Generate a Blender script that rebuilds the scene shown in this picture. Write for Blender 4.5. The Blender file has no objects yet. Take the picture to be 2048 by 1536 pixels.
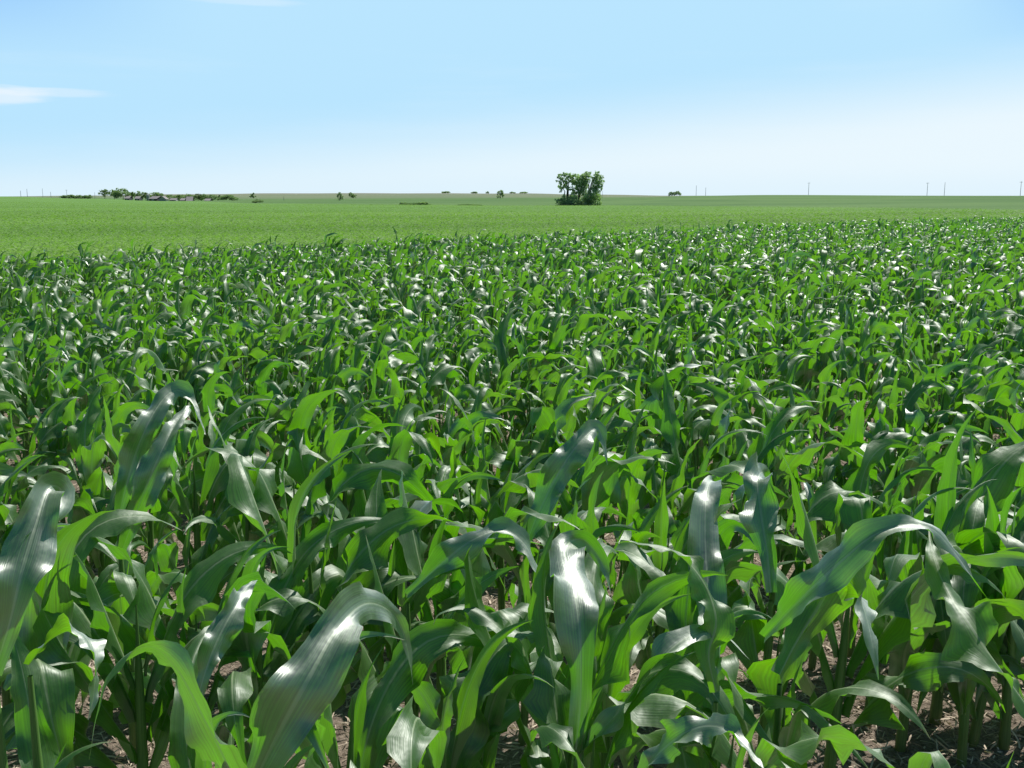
import bpy, math, random
import numpy as np
R = math.radians
rng = np.random.default_rng(7)
random.seed(7)
scn = bpy.context.scene
col = scn.collection
H = 1.5                 # eye height
F = 2050.0              # focal length in photo pixels (2048 wide)
PITCH = R(10.3)
HZ = 1/math.cos(PITCH)   # tangent scale of columns along the horizon
SUN_AZ = R(42)          # to the right of the view direction
SUN_EL = R(52)

# ------------------------------------------------------------------ helpers
def link(o):
    col.objects.link(o); return o

def tag(o, label=None, cat=None, group=None, kind=None):
    if label: o['label'] = label
    if cat: o['category'] = cat
    if group: o['group'] = group
    if kind: o['kind'] = kind
    return o

def empty(name, loc, rz=0.0):
    o = bpy.data.objects.new(name, None); o.location = loc; o.rotation_euler = (0, 0, rz)
    o.empty_display_size = .1
    return link(o)

def mesh_obj(name, verts, faces, mat, parent=None, uv=None, attrs=None, smooth=True):
    """verts (n,3), faces (m,k) array of constant k; uv per vertex (n,2); attrs: name -> per-vertex floats"""
    verts = np.asarray(verts, dtype=np.float32); faces = np.asarray(faces, dtype=np.int32)
    me = bpy.data.meshes.new(name)
    n, (m, k) = len(verts), faces.shape
    me.vertices.add(n); me.vertices.foreach_set('co', verts.ravel())
    me.loops.add(m*k); me.loops.foreach_set('vertex_index', faces.ravel())
    me.polygons.add(m)
    me.polygons.foreach_set('loop_start', np.arange(0, m*k, k, dtype=np.int32))
    me.polygons.foreach_set('loop_total', np.full(m, k, dtype=np.int32))
    me.polygons.foreach_set('use_smooth', np.full(m, smooth, dtype=bool))
    if uv is not None:
        l = me.uv_layers.new(name='UVMap')
        l.data.foreach_set('uv', np.asarray(uv, dtype=np.float32)[faces.ravel()].ravel())
    for a, v in (attrs or {}).items():
        at = me.attributes.new(a, 'FLOAT', 'POINT'); at.data.foreach_set('value', np.asarray(v, dtype=np.float32))
    me.update(calc_edges=True)
    me.materials.append(mat)
    o = bpy.data.objects.new(name, me); link(o)
    if parent is not None: o.parent = parent
    return o

def ray(px, py):
    """direction of a photo pixel, as world vector with forward (y) component 1-ish"""
    a = (px-1024)/F; b = (768-py)/F
    c, s = math.cos(PITCH), math.sin(PITCH)
    return np.array([a, c + b*s, b*c - s])

def P(px, py, dist):
    """world point at slant distance dist along a pixel's ray"""
    d = ray(px, py); d = d/np.linalg.norm(d)
    return np.array([0, 0, H]) + d*dist

def xy_at(px, r):
    a = math.atan2((px-1024)/F, HZ)
    return r*math.sin(a), r*math.cos(a)

# ------------------------------------------------------------------ node helper
class NT:
    def __init__(s, name):
        s.m = bpy.data.materials.new(name); s.m.use_nodes = True
        s.t = s.m.node_tree; s.t.nodes.clear()
        s.out = s.t.nodes.new('ShaderNodeOutputMaterial')
    def n(s, typ, ins=None, **props):
        nd = s.t.nodes.new(typ)
        for k, v in props.items(): setattr(nd, k, v)
        for k, v in (ins or {}).items():
            if isinstance(v, bpy.types.NodeSocket): s.t.links.new(v, nd.inputs[k])
            else: nd.inputs[k].default_value = v
        return nd
    def math(s, op, a, b=0.0, c=0.0, clamp=False):
        nd = s.t.nodes.new('ShaderNodeMath'); nd.operation = op; nd.use_clamp = clamp
        for i, v in enumerate((a, b, c)):
            if isinstance(v, bpy.types.NodeSocket): s.t.links.new(v, nd.inputs[i])
            else: nd.inputs[i].default_value = v
        return nd.outputs[0]
    def mix(s, f, a, b, typ='MIX'):
        nd = s.t.nodes.new('ShaderNodeMix'); nd.data_type = 'RGBA'; nd.blend_type = typ
        for k, v in ((0, f), (6, a), (7, b)):
            if isinstance(v, bpy.types.NodeSocket): s.t.links.new(v, nd.inputs[k])
            else: nd.inputs[k].default_value = v if k == 0 else (*v, 1)
        return nd.outputs[2]
    def attr(s, name):
        return s.n('ShaderNodeAttribute', attribute_name=name).outputs['Fac']
    def noise(s, vec, scale, detail=3, rough=.5):
        return s.n('ShaderNodeTexNoise', {'Vector': vec, 'Scale': scale, 'Detail': detail, 'Roughness': rough}).outputs['Fac']
    def maprange(s, v, a, b, c=0.0, d=1.0):
        return s.n('ShaderNodeMapRange', {0: v, 1: a, 2: b, 3: c, 4: d}).outputs[0]
    def surf(s, sh):
        s.t.links.new(sh, s.out.inputs['Surface']); return s.m

def plain(name, c, rough=.8, var=.25, scale=3.0, haze=0.0, spec=.2):
    t = NT(name)
    tc = t.n('ShaderNodeTexCoord').outputs['Object']
    nz = t.noise(tc, scale, 4)
    f = t.maprange(nz, .3, .7)
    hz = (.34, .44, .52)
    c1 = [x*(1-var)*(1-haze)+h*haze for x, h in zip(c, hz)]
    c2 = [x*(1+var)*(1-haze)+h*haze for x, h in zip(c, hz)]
    cc = t.mix(f, c1, c2)
    b = t.n('ShaderNodeBsdfPrincipled', {'Base Color': cc, 'Roughness': rough, 'Specular IOR Level': spec})
    return t.surf(b.outputs[0])

# ------------------------------------------------------------------ materials
def leaf_material():
    t = NT('corn_leaf')
    uv = t.n('ShaderNodeUVMap', uv_map='UVMap').outputs[0]
    sp = t.n('ShaderNodeSeparateXYZ', {0: uv}); u, v = sp.outputs[0], sp.outputs[1]
    rnd = t.attr('rnd')
    geo = t.n('ShaderNodeNewGeometry')
    pos = geo.outputs['Position']
    av = t.math('ABSOLUTE', t.math('SUBTRACT', v, .5))
    ribw = t.math('MULTIPLY_ADD', u, -.034, .055)
    rib = t.maprange(t.math('DIVIDE', av, ribw), .55, 1.0, 1, 0)
    # stretched noise: streaks running along the blade
    vec = t.n('ShaderNodeCombineXYZ', {0: t.math('MULTIPLY', u, 3.0), 1: t.math('MULTIPLY', v, 48.0), 2: t.math('MULTIPLY', rnd, 37.0)}).outputs[0]
    st = t.noise(vec, 1.0, 2, .6)
    blot = t.noise(pos, 9.0, 3)
    top1 = t.mix(rnd, (.018, .056, .018), (.034, .090, .024))
    top = t.mix(t.maprange(st, .35, .65), top1, (.058, .132, .048))
    top = t.mix(t.math('MULTIPLY', t.maprange(blot, .45, .75), .35), top, (.070, .15, .038))
    under = t.mix(t.maprange(st, .35, .65), (.035, .105, .018), (.055, .135, .025))
    c = t.mix(geo.outputs['Backfacing'], top, under)
    c = t.mix(t.math('MULTIPLY', rib, .95), c, (.36, .47, .25))
    # yellowed, drying margin and tip on some blades
    edge = t.math('MULTIPLY', t.maprange(av, .455, .5), .5)
    c = t.mix(edge, c, (.16, .25, .07))
    tipn = t.math('ADD', u, t.math('MULTIPLY', t.math('SUBTRACT', blot, .5), .12))
    tip = t.math('MULTIPLY', t.maprange(tipn, .93, 1.0), t.maprange(rnd, .3, .6))
    c = t.mix(t.math('MULTIPLY', tip, .8), c, (.33, .27, .13))
    yel = t.math('MULTIPLY', t.maprange(t.noise(pos, 4.5, 4, .6), .60, .72), t.maprange(rnd, .35, .8, .1, .55))
    c = t.mix(yel, c, (.21, .26, .05))
    # small pale specks and scratches
    vor = t.n('ShaderNodeTexVoronoi', {'Vector': pos, 'Scale': 120.0}).outputs['Distance']
    spk = t.math('MULTIPLY', t.maprange(vor, .05, .12, 1, 0), t.maprange(t.noise(pos, 14.0, 1), .58, .66))
    c = t.mix(t.math('MULTIPLY', spk, .6), c, (.30, .36, .22))
    hgt = t.math('ADD', t.math('MULTIPLY', t.math('SINE', t.math('MULTIPLY', v, 150.0)), .12), t.math('MULTIPLY', st, 1.3))
    hgt = t.math('SUBTRACT', hgt, t.math('MULTIPLY', rib, .8))
    bump = t.n('ShaderNodeBump', {'Height': hgt, 'Strength': .16, 'Distance': .003})
    bump2 = t.n('ShaderNodeBump', {'Height': t.noise(pos, 16.0, 3), 'Strength': .2, 'Distance': .02, 'Normal': bump.outputs[0]})
    rough = t.math('MULTIPLY_ADD', st, .16, .40)
    df = t.n('ShaderNodeBsdfDiffuse', {'Color': c, 'Normal': bump2.outputs[0]})
    tr1 = t.mix(rnd, (.16, .66, .004), (.42, .94, .006))
    tr = t.mix(t.maprange(st, .3, .7), tr1, (.24, .80, .005))
    tr = t.mix(t.math('MULTIPLY', rib, .6), tr, (.10, .35, .03))
    vn = t.math('MULTIPLY_ADD', t.math('SINE', t.math('MULTIPLY', v, 95.0)), .10, .90)
    vn = t.math('MULTIPLY', vn, t.maprange(st, .3, .62, .62, 1.0))
    tr = t.mix(1.0, tr, t.n('ShaderNodeCombineColor', {0: vn, 1: vn, 2: vn}).outputs[0], 'MULTIPLY')
    tb = t.n('ShaderNodeBsdfTranslucent', {'Color': tr})
    mx = t.n('ShaderNodeMixShader', {0: .46, 1: df.outputs[0], 2: tb.outputs[0]})
    fac = t.n('ShaderNodeLayerWeight', {'Blend': .5, 'Normal': bump2.outputs[0]}).outputs['Facing']
    fr = t.math('MULTIPLY_ADD', t.math('POWER', fac, 5.0), .5, .23)
    fr = t.math('MULTIPLY', fr, t.math('MULTIPLY_ADD', geo.outputs['Backfacing'], -.6, 1.0), clamp=True)
    gl = t.n('ShaderNodeBsdfGlossy', {'Color': (.96, 1.0, .96, 1), 'Roughness': rough, 'Normal': bump2.outputs[0]})
    m2 = t.n('ShaderNodeMixShader', {0: fr, 1: mx.outputs[0], 2: gl.outputs[0]})
    return t.surf(m2.outputs[0])

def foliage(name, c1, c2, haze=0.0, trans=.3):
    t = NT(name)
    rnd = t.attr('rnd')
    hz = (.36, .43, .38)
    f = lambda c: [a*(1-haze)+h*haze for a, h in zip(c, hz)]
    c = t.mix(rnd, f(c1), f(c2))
    b = t.n('ShaderNodeBsdfPrincipled', {'Base Color': c, 'Roughness': .7, 'Specular IOR Level': .15})
    tb = t.n('ShaderNodeBsdfTranslucent', {'Color': t.mix(1.0, c, (1.6, 2.0, .8), 'MULTIPLY')})
    mx = t.n('ShaderNodeMixShader', {0: trans, 1: b.outputs[0], 2: tb.outputs[0]})
    return t.surf(mx.outputs[0])

def stalk_material():
    t = NT('corn_stalk')
    uv = t.n('ShaderNodeUVMap', uv_map='UVMap').outputs[0]
    sp = t.n('ShaderNodeSeparateXYZ', {0: uv})
    vec = t.n('ShaderNodeCombineXYZ', {0: t.math('MULTIPLY', sp.outputs[0], 40.0), 1: t.math('MULTIPLY', sp.outputs[1], 3.0)}).outputs[0]
    st = t.noise(vec, 1.0, 2)
    c = t.mix(t.maprange(st, .35, .65), (.08, .19, .035), (.15, .29, .07))
    low = t.maprange(sp.outputs[1], 0.0, .25, 1, 0)
    c = t.mix(t.math('MULTIPLY', low, .55), c, (.20, .17, .07))
    bump = t.n('ShaderNodeBump', {'Height': st, 'Strength': .3, 'Distance': .002})
    b = t.n('ShaderNodeBsdfPrincipled', {'Base Color': c, 'Roughness': .5, 'Specular IOR Level': .4, 'Normal': bump.outputs[0]})
    return t.surf(b.outputs[0])

def ground_material():
    t = NT('ground')
    pos = t.n('ShaderNodeNewGeometry').outputs['Position']
    fld, drk, far = t.attr('field'), t.attr('dark'), t.attr('haze')
    # soil with crop residue
    n1 = t.noise(pos, 60.0, 6, .7); n2 = t.noise(pos, 2.2, 3); n3 = t.noise(pos, 260.0, 3, .6)
    soil = t.mix(t.maprange(n1, .35, .65), (.125, .098, .076), (.46, .375, .295))
    soil = t.mix(t.math('MULTIPLY', t.maprange(n3, .55, .7), .6), soil, (.50, .42, .355))
    soil = t.mix(t.math('MULTIPLY', t.maprange(n2, .4, .7), .4), soil, (.12, .09, .072))
    # green crop
    sc = t.n('ShaderNodeMapping', {'Vector': pos, 'Rotation': (0, 0, R(25)), 'Scale': (.012, .09, 1.0)}).outputs[0]
    g1 = t.noise(sc, 1.0, 5, .6)
    g2 = t.noise(pos, .9, 4, .7)
    gr = t.mix(t.maprange(g1, .35, .65), (.150, .285, .068), (.19, .35, .088))
    gr = t.mix(t.math('MULTIPLY', t.maprange(g2, .4, .7), .5), gr, (.060, .165, .03))
    sc2 = t.n('ShaderNodeMapping', {'Vector': pos, 'Rotation': (0, 0, R(12)), 'Scale': (.002, .012, 1.0)}).outputs[0]
    g3 = t.noise(sc2, 1.0, 5, .55)
    dk = t.mix(t.maprange(g3, .38, .62), (.100, .190, .062), (.140, .24, .08))
    gr = t.mix(drk, gr, dk)
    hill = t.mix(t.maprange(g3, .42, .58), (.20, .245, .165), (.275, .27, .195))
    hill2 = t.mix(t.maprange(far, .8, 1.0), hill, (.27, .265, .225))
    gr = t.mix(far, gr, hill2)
    c = t.mix(fld, soil, gr)
    bump = t.n('ShaderNodeBump', {'Height': n1, 'Strength': .9, 'Distance': .02})
    b = t.n('ShaderNodeBsdfPrincipled', {'Base Color': c, 'Roughness': .95, 'Specular IOR Level': .1, 'Normal': bump.outputs[0]})
    return t.surf(b.outputs[0])

M = dict(
    leaf=leaf_material(), stalk=stalk_material(), ground=ground_material(),
    crop=foliage('crop_leaf', (.155, .265, .075), (.25, .39, .115), 0, .28),
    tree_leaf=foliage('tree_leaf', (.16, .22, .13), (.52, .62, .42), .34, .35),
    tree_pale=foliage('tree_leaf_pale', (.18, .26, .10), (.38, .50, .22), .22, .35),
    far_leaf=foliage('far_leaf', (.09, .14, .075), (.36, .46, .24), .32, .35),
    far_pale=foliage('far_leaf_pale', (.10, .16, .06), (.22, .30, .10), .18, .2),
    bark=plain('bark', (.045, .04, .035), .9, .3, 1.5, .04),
    roof=plain('metal_roof', (.32, .30, .295), .6, .06, .3),
    wall=plain('barn_wall', (.36, .38, .40), .8, .1, .3),
    dark=plain('dark_wall', (.06, .06, .065), .8, .2, .3, .05),
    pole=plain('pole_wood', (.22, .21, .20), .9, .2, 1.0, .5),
    weed=foliage('weed_leaf', (.07, .20, .03), (.14, .33, .05), 0, .35),
    residue=foliage('residue', (.24, .18, .135), (.80, .67, .53), 0, .05),
)

# ------------------------------------------------------------------ terrain
def hermite(xs, ys, x):
    xs = np.asarray(xs, float); ys = np.asarray(ys, float)
    d = np.diff(ys)/np.diff(xs); m = np.zeros_like(ys)
    for i in range(1, len(ys)-1):
        m[i] = 0 if d[i-1]*d[i] <= 0 else 2*d[i-1]*d[i]/(d[i-1]+d[i])
    x = np.clip(x, xs[0], xs[-1]); k = np.clip(np.searchsorted(xs, x)-1, 0, len(xs)-2)
    h = xs[k+1]-xs[k]; t = (x-xs[k])/h
    return ((2*t**3-3*t**2+1)*ys[k]+(t**3-2*t**2+t)*h*m[k]+(-2*t**3+3*t**2)*ys[k+1]+(t**3-t**2)*h*m[k+1])

RAD = [1, 12, 26, 40, 60, 100, 150, 200, 280, 385, 500, 700, 950, 1300, 2500, 5000, 9000]
COLS = [  # photo column, z at each radius
    (-1400, [0, 0, -.2, -.35, -.7, -1.0, -1.0, -.9, -.6, -.2, .5, 2.4, 2.0, 2.0, 3, 5, 5]),
    (0,     [0, 0, -.15, -.35, -.72, -1.04, -1.05, -.94, -.7, -.3, .5, 2.35, 2.0, 2.0, 3, 5, 5]),
    (180,   [0, 0, -.12, -.32, -.7, -1.05, -1.1, -1.0, -.85, -.6, -.2, .9, .2, .2, 2, 9, 5]),
    (330,   [0, 0, -.1, -.3, -.7, -1.08, -1.2, -1.15, -1.1, -1.05, -1.0, -1.0, -1.3, -1.5, 0, 15, 5]),
    (550,   [0, 0, -.05, -.25, -.65, -1.1, -1.25, -1.25, -1.2, -1.0, -1.3, -2.0, -.7, -1.0, -.3, 21, 5]),
    (850,   [0, 0, 0, -.15, -.5, -.95, -1.15, -1.2, -1.1, -1.2, -1.9, -1.8, -1.3, -.3, 1.0, 23.5, 6]),
    (1024,  [0, 0, 0, -.1, -.4, -.85, -1.1, -1.2, -1.2, -1.5, -1.9, -1.5, -.9, .4, 1.6, 20.5, 5]),
    (1165,  [0, 0, 0, -.05, -.35, -.8, -1.1, -1.15, -1.2, -1.42, -1.7, -1.2, -.4, 1.2, 2.4, 15.5, 5]),
    (1400,  [0, 0, 0, 0, -.2, -.6, -.95, -1.05, -1.1, -1.35, -1.0, .7, 3.3, 2.5, 2.5, 9, 5]),
    (1535,  [0, 0, 0, 0, -.1, -.45, -.85, -1.0, -1.05, -1.0, -.4, 1.6, 3.85, 3.0, 2.5, 7, 5]),
    (2048,  [0, 0, 0, 0, -.05, -.3, -.6, -.8, -.55, 0., .9, 2.6, 2.9, 2.2, 2.5, 5, 5]),
    (3400,  [0, 0, 0, 0, -.05, -.3, -.6, -.8, -.55, 0., .9, 2.6, 2.9, 2.2, 2.5, 5, 5]),
]
CAZ = np.array([math.atan2((p-1024)/F, HZ) for p, _ in COLS])
LR = np.log(np.array(RAD))
def terrain_z(x, y):
    x = np.atleast_1d(np.asarray(x, float)); y = np.atleast_1d(np.asarray(y, float))
    r = np.maximum(np.hypot(x, y), 1.0); az = np.clip(np.arctan2(x, y), CAZ[0], CAZ[-1])
    lr = np.log(r)
    zz = np.array([hermite(LR, z, lr) for _, z in COLS])
    k = np.clip(np.searchsorted(CAZ, az)-1, 0, len(CAZ)-2)
    t = (az-CAZ[k])/(CAZ[k+1]-CAZ[k]); t = t*t*(3-2*t)
    i = np.arange(len(x))
    z = zz[k, i]*(1-t)+zz[k+1, i]*t
    # gentle undulation
    a = np.clip((r-60)/300, 0, 1)
    z = z + a*.10*np.sin(x/37+.7)*np.cos(y/51) + np.clip((r-2500)/3000, 0, 1)*1.6*(np.sin(x/330)+.7*np.sin(x/140+1)+.4*np.sin(x/61))
    return z
def tz(x, y): return float(terrain_z([x], [y])[0])

# edge of the corn: straight line through two points (left 13 m, right 44 m)
EA = np.array([-8.9, 17.8]); EB = np.array([27.0, 53.0])
En = np.array([-(EB-EA)[1], (EB-EA)[0]]); En = En/np.linalg.norm(En)
def edge_d(x, y): return (x-EA[0])*En[0]+(y-EA[1])*En[1]     # >0 beyond the corn

az = np.concatenate([np.linspace(-180, -50, 20)[:-1], np.linspace(-50, -32, 16)[:-1], np.linspace(-32, 32, 330), np.linspace(32, 50, 16)[1:], np.linspace(50, 180, 20)[1:-1]])
rr = np.concatenate([[.05, .4, .8], np.geomspace(1.2, 9000, 330)])
A, RR = np.meshgrid(np.radians(az), rr)
GX, GY = RR*np.sin(A), RR*np.cos(A)
GZ = terrain_z(GX.ravel(), GY.ravel())
na, nr = len(az), len(rr)
ii, jj = np.meshgrid(np.arange(nr-1), np.arange(na), indexing='ij')
j2 = (jj+1) % na
fc = np.stack([ii*na+jj, (ii+1)*na+jj, (ii+1)*na+j2, ii*na+j2], -1).reshape(-1, 4)[:, ::-1]
gx, gy = GX.ravel(), GY.ravel(); gr_ = np.hypot(gx, gy); ga = np.arctan2(gx, gy)
field = np.clip((edge_d(gx, gy)+.6)/.8, 0, 1)
field[(gy < 0)] = np.clip((gr_[gy < 0]-14)/4, 0, 1)
gpx = 1024+np.tan(np.clip(ga, -1.2, 1.2))*F*HZ
bnd = np.interp(gpx, [0, 180, 330, 480, 620, 850, 1024, 1165, 1535, 2048], [1200, 1100, 1000, 620, 440, 400, 370, 385, 290, 205])
darkf = np.clip((gr_-bnd)/(bnd*.03), 0, 1)
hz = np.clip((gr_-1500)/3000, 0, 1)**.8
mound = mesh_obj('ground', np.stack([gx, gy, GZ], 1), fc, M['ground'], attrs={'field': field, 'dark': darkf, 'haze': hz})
tag(mound, kind='structure')

# ------------------------------------------------------------------ corn leaves
def smooth01(x): x = np.clip(x, 0, 1); return x*x*(3-2*x)

def centerlines(p, ns):
    """p: dict of arrays for N leaves -> centres (N,ns+1,3), sides (N,ns+1,3)"""
    N = len(p['L']); C = np.zeros((N, ns+1, 3)); S = np.zeros((N, ns+1, 3)); T = np.zeros((N, ns+1, 3))
    t = np.stack([np.cos(p['az'])*np.cos(p['el']), np.sin(p['az'])*np.cos(p['el']), np.sin(p['el'])], 1)
    s = np.stack([-np.sin(p['az']), np.cos(p['az']), 0*p['az']], 1)
    c = p['base'].copy(); ds = p['L']/ns
    for k in range(ns+1):
        C[:, k] = c; S[:, k] = s; T[:, k] = t
        u = (k+.5)/ns
        if u < .11:
            e = p['el']+(1.5-p['el'])*(1-u/.11)
            t = np.stack([np.cos(p['az'])*np.cos(e), np.sin(p['az'])*np.cos(e), np.sin(e)], 1)
            T[:, k] = t; s = np.stack([-np.sin(p['az']), np.cos(p['az']), 0*p['az']], 1); S[:, k] = s
            c = c+t*ds[:, None]; continue
        fl = .12+1.9*u**1.4
        kink = np.exp(-((u-p['ku'])/.06)**2)*p['kk']
        f = (fl[..., None] if np.ndim(fl) else fl)
        acc = np.zeros((N, 3)); acc[:, 2] = -p['g']*(fl+kink)
        acc[:, 0] = p['wx']*fl; acc[:, 1] = p['wy']*fl
        t = t+acc*ds[:, None]; t /= np.linalg.norm(t, axis=1, keepdims=True)
        s = s-t*np.sum(s*t, 1, keepdims=True); s /= np.linalg.norm(s, axis=1, keepdims=True)
        a = (p['tw']/ns)*(u*1.6)
        n = np.cross(s, t)
        s = s*np.cos(a)[:, None]+n*np.sin(a)[:, None]
        c = c+t*ds[:, None]
    return C, S, T

def blades(C, S, T, p, nc):
    """-> verts (N,(ns+1)*(nc+1),3), uv, faces for one blade"""
    N, m, _ = C.shape; ns = m-1
    u = np.linspace(0, 1, m)[None, :, None]; v = np.linspace(-1, 1, nc+1)[None, None, :]
    W = p['W'][:, None, None]/2
    pk = p['pk'][:, None, None]
    w = W*np.minimum(.42+.58*smooth01(u/pk), 1)*(1-np.clip((u-pk)/(1-pk), 0, 1)**1.35)
    w = w*(1+.16*np.sin(2*np.pi*p['fr'][:, None, None]*.8*u+np.where(v > 0, p['ph2'][:, None, None], p['ph1'][:, None, None]))*smooth01(u/.2))
    w = np.maximum(w, .0006)
    nrm = np.cross(S, T)
    fold = p['fold'][:, None, None]*(1-.75*smooth01(u/.35))+p['vf'][:, None, None]
    fold = np.clip(fold, -.3, 1.35)
    side = v*w*np.cos(fold)
    lift = np.abs(v)*w*np.sin(fold)-(v*v)*w*.10
    ph = np.where(v > 0, p['ph1'][:, None, None], p['ph2'][:, None, None])
    ruf = p['ruf'][:, None, None]*np.sin(2*np.pi*(p['fr'][:, None, None]*u**.9)+ph)*np.abs(v)**1.7*np.sin(np.pi*np.clip(u*1.03, 0, 1))**.6
    ruf = ruf+.35*p['ruf'][:, None, None]*np.sin(2*np.pi*(p['fr'][:, None, None]*2.7*u)+ph*2.3)*np.abs(v)**2.5*np.clip(u*3, 0, 1)
    lift = lift+ruf*w
    V = C[:, :, None, :]+S[:, :, None, :]*side[..., None]+nrm[:, :, None, :]*lift[..., None]
    V = V.reshape(N, -1, 3)
    UV = np.stack([np.broadcast_to(u[0], (m, nc+1)), np.broadcast_to((v[0]+1)/2, (m, nc+1))], -1).reshape(-1, 2)
    i, j = np.meshgrid(np.arange(ns), np.arange(nc), indexing='ij')
    a = i*(nc+1)+j
    Fc = np.stack([a, a+1, a+nc+2, a+nc+1], -1).reshape(-1, 4)
    return V, UV, Fc

LEN = np.array([.25, .38, .48, .56, .62, .66, .66, .59, .46, .30])
WID = .94*np.array([.036, .058, .080, .098, .108, .115, .113, .098, .070, .038])
COLLAR = np.array([.05, .09, .14, .19, .24, .29, .34, .385, .425, .45])
ELV = np.radians([30, 38, 45, 51, 56, 60, 63, 67, 74, 83])
KEYS = ['L', 'W', 'az', 'el', 'g', 'wx', 'wy', 'tw', 'pk', 'fold', 'vf', 'ph1', 'ph2', 'ruf', 'fr', 'ku', 'kk', 'rnd']

def plant_leaves(x, y, z, sc, drop=()):
    """parameters of one plant's leaves (dict of arrays)"""
    n = 10; U = rng.uniform
    a0 = U(0, 2*np.pi); lean = U(-.05, .05, 2)+np.array([.03, 0])
    keep = [i for i in range(n) if i not in drop and not (i == 0) and not (i == 1 and U() < .85) and not (i == 2 and U() < .55) and not (i == 3 and U() < .25)]
    d = {k: [] for k in KEYS}; d['base'] = []
    pr = U(0, 1)
    for i in keep:
        s = sc*U(.9, 1.12)
        azm = a0+i*np.pi+U(-.35, .35)
        zc = COLLAR[i]*sc
        bx = np.cos(azm)*.009+lean[0]*zc; by = np.sin(azm)*.009+lean[1]*zc
        d['base'].append((x+bx, y+by, z+zc-.05))
        d['L'].append(LEN[i]*s); d['W'].append(WID[i]*sc*U(.88, 1.12)); d['az'].append(azm)
        d['el'].append(ELV[i]+U(-.14, .12)); d['g'].append(U(2.4, 8.5)*(1.0 if i < 7 else [.9, .7, .35][i-7])/s**.5)
        d['wx'].append(U(.3, 2.6)); d['wy'].append(U(-.5, .8)); d['tw'].append(U(-1.8, 1.8) if U() < .65 else U(-4.0, 4.0))
        d['pk'].append(U(.34, .5)); d['fold'].append(U(.8, 1.2) if i < 8 else U(.9, 1.2)); d['vf'].append(U(-.05, .30) if i < 8 else .5)
        d['ph1'].append(U(0, 6.28)); d['ph2'].append(U(0, 6.28)); d['ruf'].append(U(.45, 1.15)*(1 if i < 8 else .5)); d['fr'].append(U(1.8, 4.2))
        d['ku'].append(U(.45, .8)); d['kk'].append(U(0, 1) if U() < .8 else U(4, 9)); d['rnd'].append(np.clip(.7*pr+.3*U()+.0, 0, 1))
    return {k: np.array(v, float) for k, v in d.items()}, lean

def stalk_geo(x, y, z, sc, lean, seg=9, lod=1):
    hs = np.array([-.03, 0, .045, .05, .10, .145, .15, .21, .215, .28, .285, .35, .355, .41, .46, .51, .58]) if lod else np.array([-.02, .2, .4, .55])
    base = np.interp(hs, [0, .05, .2, .40, .52, .6], [.0150, .0145, .0135, .0100, .0035, .001])*sc
    if lod: base = base*(1+.10*np.array([0, 0, 1, .2, 0, 1, .2, 1, .2, 1, .2, 1, .2, 0, 0, 0, 0]))
    th = np.linspace(0, 2*np.pi, seg+1)[:-1]
    h = hs*sc
    V = np.stack([x+lean[0]*h[:, None]+base[:, None]*np.cos(th), y+lean[1]*h[:, None]+.85*base[:, None]*np.sin(th), z+h[:, None]+0*th], -1).reshape(-1, 3)
    i, j = np.meshgrid(np.arange(len(hs)-1), np.arange(seg), indexing='ij'); j2 = (j+1) % seg
    Fc = np.stack([i*seg+j, i*seg+j2, (i+1)*seg+j2, (i+1)*seg+j], -1).reshape(-1, 4)
    uv = np.stack([np.broadcast_to(np.minimum(th, 2*np.pi-th)/(2*np.pi), (len(hs), seg)), np.broadcast_to((hs/.6)[:, None], (len(hs), seg))], -1).reshape(-1, 2)
    return V, uv, Fc

# plants in rows: direction 65 deg to the right of the view
RD = np.array([math.sin(R(65)), math.cos(R(65))]); RN = np.array([-RD[1], RD[0]])
spots = []
d = 1.14; row = 0
while d < 75:
    s = -50.0
    while s < 80:
        s += .150*rng.uniform(.75, 1.25)
        x, y = RD*s+RN*(d+rng.normal(0, .018))
        if y < .6 or edge_d(x, y) > 0 or y > 64: continue
        if abs(math.atan2(x, y)) > R(31)+.9/math.hypot(x, y): continue
        if rng.uniform() < .03: continue
        spots.append((x, y, row))
    d += .64; row += 1
def in_view(x, y):
    v = np.array([x, y, .5-H]); c, s_ = math.cos(PITCH), math.sin(PITCH)
    f = v[1]*c-v[2]*s_; up = v[2]*c+v[1]*s_
    return abs(v[0]/f)*F < 1060 and up/f*F > -800
spots.sort(key=lambda q: math.hypot(q[0], q[1]))
vis = [q for q in spots if in_view(q[0], q[1])]
inv = [q for q in spots if not in_view(q[0], q[1]) and math.hypot(q[0], q[1]) < 2.2]

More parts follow.
